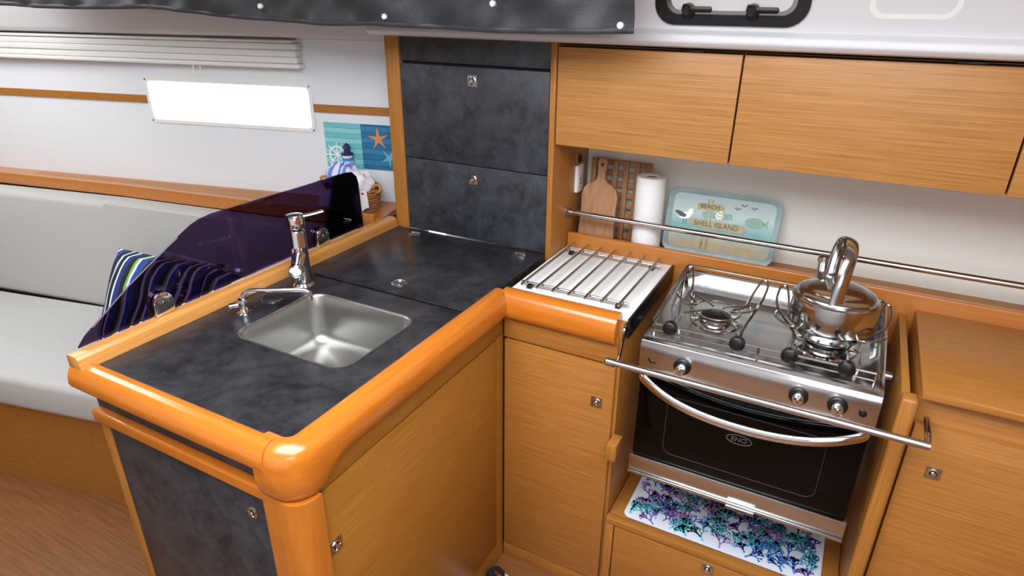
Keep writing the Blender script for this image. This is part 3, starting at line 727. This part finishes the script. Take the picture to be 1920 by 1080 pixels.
# ------------------------------------------------------------------ crash bar in front of cooker
cbk=thing('crash_bar',(-.1,1.33,.845),'stainless steel safety bar in front of the cooker','rail')
mb=MB(); mb.tube([(-.420,1.33,.845),(.26,1.33,.845)],.009,M_rail,segs=16); mb.lathe([(.0115,0),(.0115,.02),(.008,.024)],(-.415,1.33,.845),M_rail,axis=(-1,0,0)); mb.obj('bar',cbk)
mb=MB(); mb.tube([(-.410,1.33,.845),(-.412,1.36,.852),(-.420,1.40,.868),(-.425,1.425,.875)],.006,M_rail,segs=12,smooth=4,sx=1.6,sy=.6); mb.lathe([(.016,0),(.016,.004)],(-.4315,1.45,.875),M_rail,axis=(1,0,0)); mb.obj('bracket',cbk)
mb=MB(); mb.tube([(.255,1.33,.845),(.257,1.36,.850),(.258,1.427,.850)],.007,M_rail,segs=12,smooth=4); mb.obj('bracket',cbk)

# ------------------------------------------------------------------ lower drawer unit
dn=thing('drawer_unit',(-.11,1.65,FZ),'low teak drawer unit beneath the cooker','drawer')
mb=MB(); mb.box(-.4305,.198,1.4515,1.864,FZ,.250,M_woodx,.002); mb.box(-.404,.197,1.4502,1.4514,-.04,.235,M_seamshade); mb.box(-.4305,.198,1.425,1.450,.2345,.256,M_woodx,.002); mb.box(-.4305,-.405,1.4255,1.45,FZ,.2335,M_woodz,.001); mb.obj('body',dn)
mb=MB(); mb.box(-.402,.195,1.427,1.450,-.03,.2305,M_woodx,.002); d=mb.obj('drawer',dn); latch(d,(-.124,1.427,.205),(0,-1,0),sz=.0165)
cm=thing('place_mat',(-.115,1.60,.2505),'white placemat printed with colourful coral on drawer top','placemat')
mb=MB(); mb.prism(rrect(-.117,1.605,.272,.150,.02,5),'z',.2562,.2582,plain('mat_white',sr(226,232,242),.4)); 
mb.obj('mat',cm)
cols=[plain('coral_%d'%i,c,.5) for i,c in enumerate((sr(70,180,215),sr(130,95,190),sr(80,130,215),sr(170,145,225),sr(90,205,210),sr(190,120,200),sr(50,140,190),sr(130,205,230)))]
mb=MB()
def branch(x,y,a,l,w,dep,mat,z):
    x2=x+l*math.cos(a);y2=y+l*math.sin(a)
    nx,ny=-math.sin(a),math.cos(a); w2=w*.84
    if x2<-.380 or x2>.146 or y2<1.458 or y2>1.744: return
    mb.add([(x+nx*w,y+ny*w,z),(x-nx*w,y-ny*w,z),(x2-nx*w2,y2-ny*w2,z),(x2-nx*w2*.4+math.cos(a)*w,y2-ny*w2*.4+math.sin(a)*w,z),(x2+nx*w2*.4+math.cos(a)*w,y2+ny*w2*.4+math.sin(a)*w,z),(x2+nx*w2,y2+ny*w2,z)],[[0,1,2,3,4,5]],mat)
    if dep>0:
        for da in (random.uniform(.3,.7),-random.uniform(.3,.7))+((random.uniform(-.2,.2),) if random.random()<.5 else ()):
            branch(x2,y2,a+da,l*random.uniform(.7,.92),w2,dep-1,mat,z)
NC=170
for i in range(NC):
    x=random.uniform(-.372,.14); y=1.70-.238*(i/NC)+random.uniform(-.02,.02); z=.2584+i*.000006
    branch(x,max(y,1.460),R(90)+random.uniform(-.8,.8),random.uniform(.010,.018),random.uniform(.0022,.0038),4,cols[random.randrange(len(cols))],z)
mb.obj('coral_print',cm,flat=True)

# right-hand side of cooker bay and neighbouring unit
rb=thing('bay_panel',(.21,1.6,FZ),'teak side panel closing the cooker bay','panel')
mb=MB(); mb.box(.199,.216,1.44,1.864,FZ,.90,M_woodz,.002); mb.obj('panel',rb)
mb=MB(); mb.box(.199,.232,1.400,1.4395,FZ,.90,M_woodz,.008,3); mb.obj('stile',rb)
ec=thing('end_cabinet',(.7,1.65,FZ),'teak end cabinet next to the cooker bay','cabinet')
mb=MB(); mb.box(.2345,1.2,1.45,1.864,FZ,.898,M_woodx,.002); mb.obj('body',ec)
mb=MB(); mb.box(.240,.70,1.428,1.4495,0,.83,M_woodx,.002); d=mb.obj('door',ec); latch(d,(.30,1.428,.72),(0,-1,0))
mb=MB(); mb.box(.2345,1.2,1.42,1.864,.8985,.918,M_woodx,.003); mb.obj('top',ec)

# ------------------------------------------------------------------ pictures on hull wall
pm=thing('sea_placemat',MW@Vector((1.11,-.01,1.07)),'seaside photo placemat with wheel and starfish on wall','placemat')
Mpk1=stripes('teal_planks',[(0,sr(110,190,196)),(.46,sr(80,160,170)),(.5,sr(140,206,208)),(.95,sr(70,150,160))],26,2,.01)
Mpk2=stripes('blue_planks',[(0,sr(40,110,150)),(.46,sr(24,80,120)),(.5,sr(54,126,164)),(.95,sr(24,80,120))],24,2,.01)
Mstar=plain('starfish',sr(214,142,84),.7,noise=.2,ns=200); Mblu=plain('deep_blue',sr(70,140,200),.6)
s0,s1,s2=.972,1.125,1.30
mb=MB(); mb.box(s0,s1,-.006,-.001,1.070,1.236,Mpk1,M=MW); mb.box(s1+.002,s2,-.006,-.001,1.070,1.236,Mpk2,M=MW); mb.obj('sheet',pm)
def star(cx,cz,r,mat,rot,yy=-.0075):
    mb=MB(); p=[]
    for k in range(10):
        a=rot+k*math.pi/5; rr=r if k%2==0 else r*.26; p.append((cx+rr*math.cos(a),cz+rr*math.sin(a)))
    mb.prism(p,'y',yy,-.0061,mat,M=MW); mb.obj('starfish_print',pm,flat=True)
star(1.195,1.185,.045,Mstar,R(95)); star(1.235,1.115,.038,plain('pale_star',sr(120,180,205),.6),R(60))
mb=MB(); wc=(1.02,1.115)
mb.tube([(wc[0]+.032*math.cos(a*math.pi/12),-.008,wc[1]+.032*math.sin(a*math.pi/12)) for a in range(24)],.0035,Mgull,closed=True,segs=6,M=MW)
for k in range(4):
    a=k*math.pi/4; mb.tube([(wc[0]-.048*math.cos(a),-.008,wc[1]-.048*math.sin(a)),(wc[0]+.048*math.cos(a),-.008,wc[1]+.048*math.sin(a))],.0025,Mgull,segs=6,M=MW)
mb.obj('wheel_print',pm,flat=True)

# basket with cloths, lighthouse
bk=thing('wicker_basket',MW@Vector((1.12,-.10,.946)),'round wicker basket filled with cloths on shelf','basket')
Mwick=wood('wicker',sr(110,70,36),sr(180,130,76),'z',.7,0,120)
c=MW@Vector((1.125,-.108,.9455))
mb=MB()
for k in range(8):
    r=.080+.002*k; mb.tube([(c.x+r*1.2*math.cos(a*math.pi/16),c.y+r*.9*math.sin(a*math.pi/16)+0,c.z+.006+k*.0105+.002*math.sin(a*2+k*3.1)) for a in range(32)],.0058,Mwick,closed=True,segs=8)
mb.lathe([(.078,0),(.078,.004)],c,Mwick); mb.obj('bowl',bk)
Mrope=plain('rope',sr(190,130,70),.8)
for s in (-1,1):
    mb=MB(); mb.tube([(c.x+s*.10,c.y,c.z+.07),(c.x+s*.135,c.y-.01,c.z+.082),(c.x+s*.14,c.y-.01,c.z+.10),(c.x+s*.115,c.y,c.z+.102),(c.x+s*.095,c.y,c.z+.085)],.005,Mrope,smooth=5,segs=8); mb.obj('handle',bk)
Mclw=plain('white_cloth',sr(225,222,228),.9,noise=.06,ns=20); Mclb=stripes('blue_cloth',[(0,sr(110,135,200)),(.3,sr(215,218,238)),(.62,sr(70,105,185)),(.75,sr(200,205,235))],16,0,.08)
mb=MB(); mb.blob((c.x-.030,c.y-.005,c.z+.118),.072,.050,.050,Mclb,noise=.16); mb.obj('napkin',label='blue and white folded cloth in the basket',cat='cloth')
mb=MB(); mb.blob((c.x+.058,c.y-.012,c.z+.104),.045,.048,.042,Mclw,noise=.18); mb.obj('napkin',label='white folded cloth in the basket',cat='cloth')
mb=MB(); 
vs=[];nx,nz=28,10
for j in range(nz+1):
    for i in range(nx+1):
        a=-2.5+2.0*i/nx; rr=.098+.007*math.sin(i*.9)+.010*j/nz; vs.append((c.x+rr*1.22*math.cos(a),c.y+rr*.98*math.sin(a),c.z+.090-.068*j/nz-.010*math.sin(i*.6)*j/nz))
fs=[[j*(nx+1)+i,j*(nx+1)+i+1,(j+1)*(nx+1)+i+1,(j+1)*(nx+1)+i] for j in range(nz) for i in range(nx)]
mb.add(vs,fs,Mclw); mb.obj('towel',label='white towel draped over the basket rim',cat='towel',angle=80)
q=MW@Vector((1.075,-.033,.9455))
lh=thing('lighthouse_figurine',q,'small blue and white lighthouse ornament behind basket','ornament')
mb=MB(); mb.lathe([(.024,0),(.023,.11),(.018,.18)],q,Mgull,segs=20); 
for z0 in (.13,.158): mb.lathe([(.0222-(z0-.11)*.05,z0),(.0222-(z0-.11)*.05,z0+.012)],q,Mblu,segs=20)
mb.obj('tower',lh)
mb=MB(); mb.lathe([(.023,.18),(.023,.185),(.012,.186),(.012,.202),(.017,.204),(.009,.218),(.001,.224)],q,plain('navy',sr(30,40,90),.5),segs=20); mb.obj('lantern',lh)

# ------------------------------------------------------------------ hatch on coachroof side
ht=thing('hatch',(-.325,1.70,1.615),'black-framed opening portlight in the white coachroof side','window')
MH=frameM((-.325,1.703,1.690),(1,0,0),(0,-.17,1))
mb=MB(); mb.prism(rrect(0,0,.178,.078,.05,8),'z',0,.014,M_black,M=MH,hole=rrect(0,0,.150,.054,.032,8)); mb.obj('outer_frame',ht)
mb=MB(); mb.prism(rrect(0,0,.149,.053,.031,8),'z',.001,.010,M_rod,M=MH,hole=rrect(0,0,.140,.045,.026,8)); mb.obj('seal',ht)
mb=MB(); mb.prism(rrect(0,0,.139,.044,.025,8),'z',.001,.005,plain('bright_acrylic',sr(238,244,250),.15),M=MH); mb.obj('lens',ht)
for hx in (-.095,.055):
    mb=MB(); mb.box(hx-.013,hx+.013,-.062,-.028,.014,.026,M_black,.004,M=MH); mb.box(hx-.005,hx+.060,-.046,-.032,.026,.036,M_black,.005,M=MH); mb.lathe([(.012,.012),(.012,.034),(.008,.038)],(hx,-.039,0),M_black,M=MH,segs=18); mb.obj('handle',ht,label='black dogging handle')
sp=MB(); MH2=frameM((.055,1.7005,1.70),(1,0,0),(0,-.17,1))
def dots():
    m,nt,b=newmat('speaker_grille')
    tc=nt.nodes.new('ShaderNodeTexCoord'); v=nt.nodes.new('ShaderNodeTexVoronoi'); v.inputs['Scale'].default_value=190; v.inputs['Randomness'].default_value=0
    nt.links.new(tc.outputs['Object'],v.inputs['Vector'])
    cr=nt.nodes.new('ShaderNodeValToRGB'); cr.color_ramp.elements[0].position=.30; cr.color_ramp.elements[0].color=sr(50,50,52); cr.color_ramp.elements[1].position=.42; cr.color_ramp.elements[1].color=sr(225,225,225)
    nt.links.new(v.outputs['Distance'],cr.inputs[0]); nt.links.new(cr.outputs[0],b.inputs['Base Color']); return m
spk=thing('speaker',(.055,1.70,1.63),'white perforated speaker grille in coachroof side','speaker')
sp.prism(rrect(0,0,.085,.066,.03,8),'z',0,.008,M_plastic,M=MH2,hole=rrect(0,0,.075,.056,.024,8)); sp.obj('frame',spk)
sp=MB(); sp.prism(rrect(0,0,.0745,.0555,.024,8),'z',.001,.0055,dots(),M=MH2); sp.obj('grille',spk)

# ------------------------------------------------------------------ black hanging cloth
cl=thing('hanging_cover',(-1.4,1.5,1.6),'black canvas cover hanging across from the headliner','curtain')
mb=MB(); nx,nz=200,16; vs=[]
for j in range(nz+1):
    for i in range(nx+1):
        x=-2.75+(2.75-.505)*i/nx
        y=1.53-.17*max(0,-1.35-x)
        zb=1.597+.036*min(1,max(0,(-1.40-x)/.7))-.007*abs(math.sin((x+.5)*4.2))
        z=zb+(2.045-zb)*j/nz
        f=(1-(j/nz))
        y+=.012*math.sin(x*11)*(.4+f)+.008*math.sin(x*23+j*.9)+.006*math.sin(j*1.3+x*9)+.004*math.sin(x*53-j*1.7)
        vs.append((x,y,z))
fs=[[j*(nx+1)+i,j*(nx+1)+i+1,(j+1)*(nx+1)+i+1,(j+1)*(nx+1)+i] for j in range(nz) for i in range(nx)]
mb.add(vs,fs,M_cloth)
mb.tube([Vector(vs[i])+Vector((0,-.001,.004)) for i in range(0,nx+1)],.005,M_cloth,segs=6,sx=1.4,sy=.5)
mb.obj('fabric',cl,angle=80)
for (x,z) in ((-.525,1.613),(-.86,1.655),(-1.20,1.619),(-.535,1.70),(-1.62,1.64)):
    mb=MB(); y=1.53-.17*max(0,-1.35-x)-.022
    mb.lathe([(.0075,-.006),(.0075,.002),(.005,.004),(.002,.003)],(x,y,z),M_plastic,axis=(0,-1,0),segs=18); mb.obj('snap',cl,label='white snap fastener')

# ------------------------------------------------------------------ pedal on the floor
pdl=thing('foot_pump',(-.745,1.30,FZ),'black foot pump pedal on a white base','pump')
mb=MB(); mb.lathe([(.045,0),(.045,.010),(.040,.014)],(-.735,1.31,FZ),M_plastic); mb.obj('base',pdl)
mb=MB(); mb.lathe([(.026,.012),(.030,.02),(.030,.045),(.024,.055)],(-.745,1.31,FZ),M_rubber); mb.obj('pedal',pdl)
mb=MB(); mb.tube([(-.745,1.31,FZ+.05),(-.72,1.29,FZ+.066)],.008,M_chrome,segs=12); mb.obj('stem',pdl)

# ------------------------------------------------------------------ lights
def area(name,loc,rot,sx,sy,e,col=(1,1,1)):
    l=bpy.data.lights.new(name,'AREA'); l.shape='RECTANGLE'; l.size=sx; l.size_y=sy; l.energy=e; l.color=col
    o=bpy.data.objects.new(name,l); o.location=loc; o.rotation_euler=rot; scene.collection.objects.link(o)
area('companionway_daylight',(-.35,.20,2.15),(0,0,0),1.7,1.1,48,(.98,.99,1))
area('cabin_fill',(.9,-1.2,1.7),(R(70),0,R(25)),1.2,.8,10,(.97,.985,1))  # unseen fill lamp inside the cabin, no opening behind it
area('saloon_fill',(-3.0,.6,2.03),(0,0,0),1.2,1.0,24,(.93,.97,1))  # unseen fill lamp below the closed ceiling, brightens the saloon side
w=bpy.data.worlds.new('World'); scene.world=w; w.use_nodes=True
nt=w.node_tree; bg=nt.nodes['Background']; bg.inputs[1].default_value=2.9
tc=nt.nodes.new('ShaderNodeTexCoord'); sep=nt.nodes.new('ShaderNodeSeparateXYZ'); cr=nt.nodes.new('ShaderNodeValToRGB')
nt.links.new(tc.outputs['Generated'],sep.inputs[0]); nt.links.new(sep.outputs[2],cr.inputs[0]); nt.links.new(cr.outputs[0],bg.inputs[0])
cr.color_ramp.elements[0].position=.0; cr.color_ramp.elements[0].color=(.9,.92,.92,1)
cr.color_ramp.elements[1].position=.4; cr.color_ramp.elements[1].color=(.75,.85,1,1)

# ------------------------------------------------------------------ camera
X=Vector((.882,.201,-.426)); Y=Vector((.469,-.362,.805)); X.normalize(); Y=(Y-X*Y.dot(X)).normalized(); Z=X.cross(Y)
cd=bpy.data.cameras.new('camera'); co=bpy.data.objects.new('camera',cd); scene.collection.objects.link(co)
co.matrix_world=Matrix(((X[0],-X[1],-X[2],0),(Y[0],-Y[1],-Y[2],0),(Z[0],-Z[1],-Z[2],1.67),(0,0,0,1)))
cd.sensor_width=36; cd.lens=22.5; cd.clip_start=.02
scene.camera=co
for o in ALL:
    if 'w' in o: del o['w']
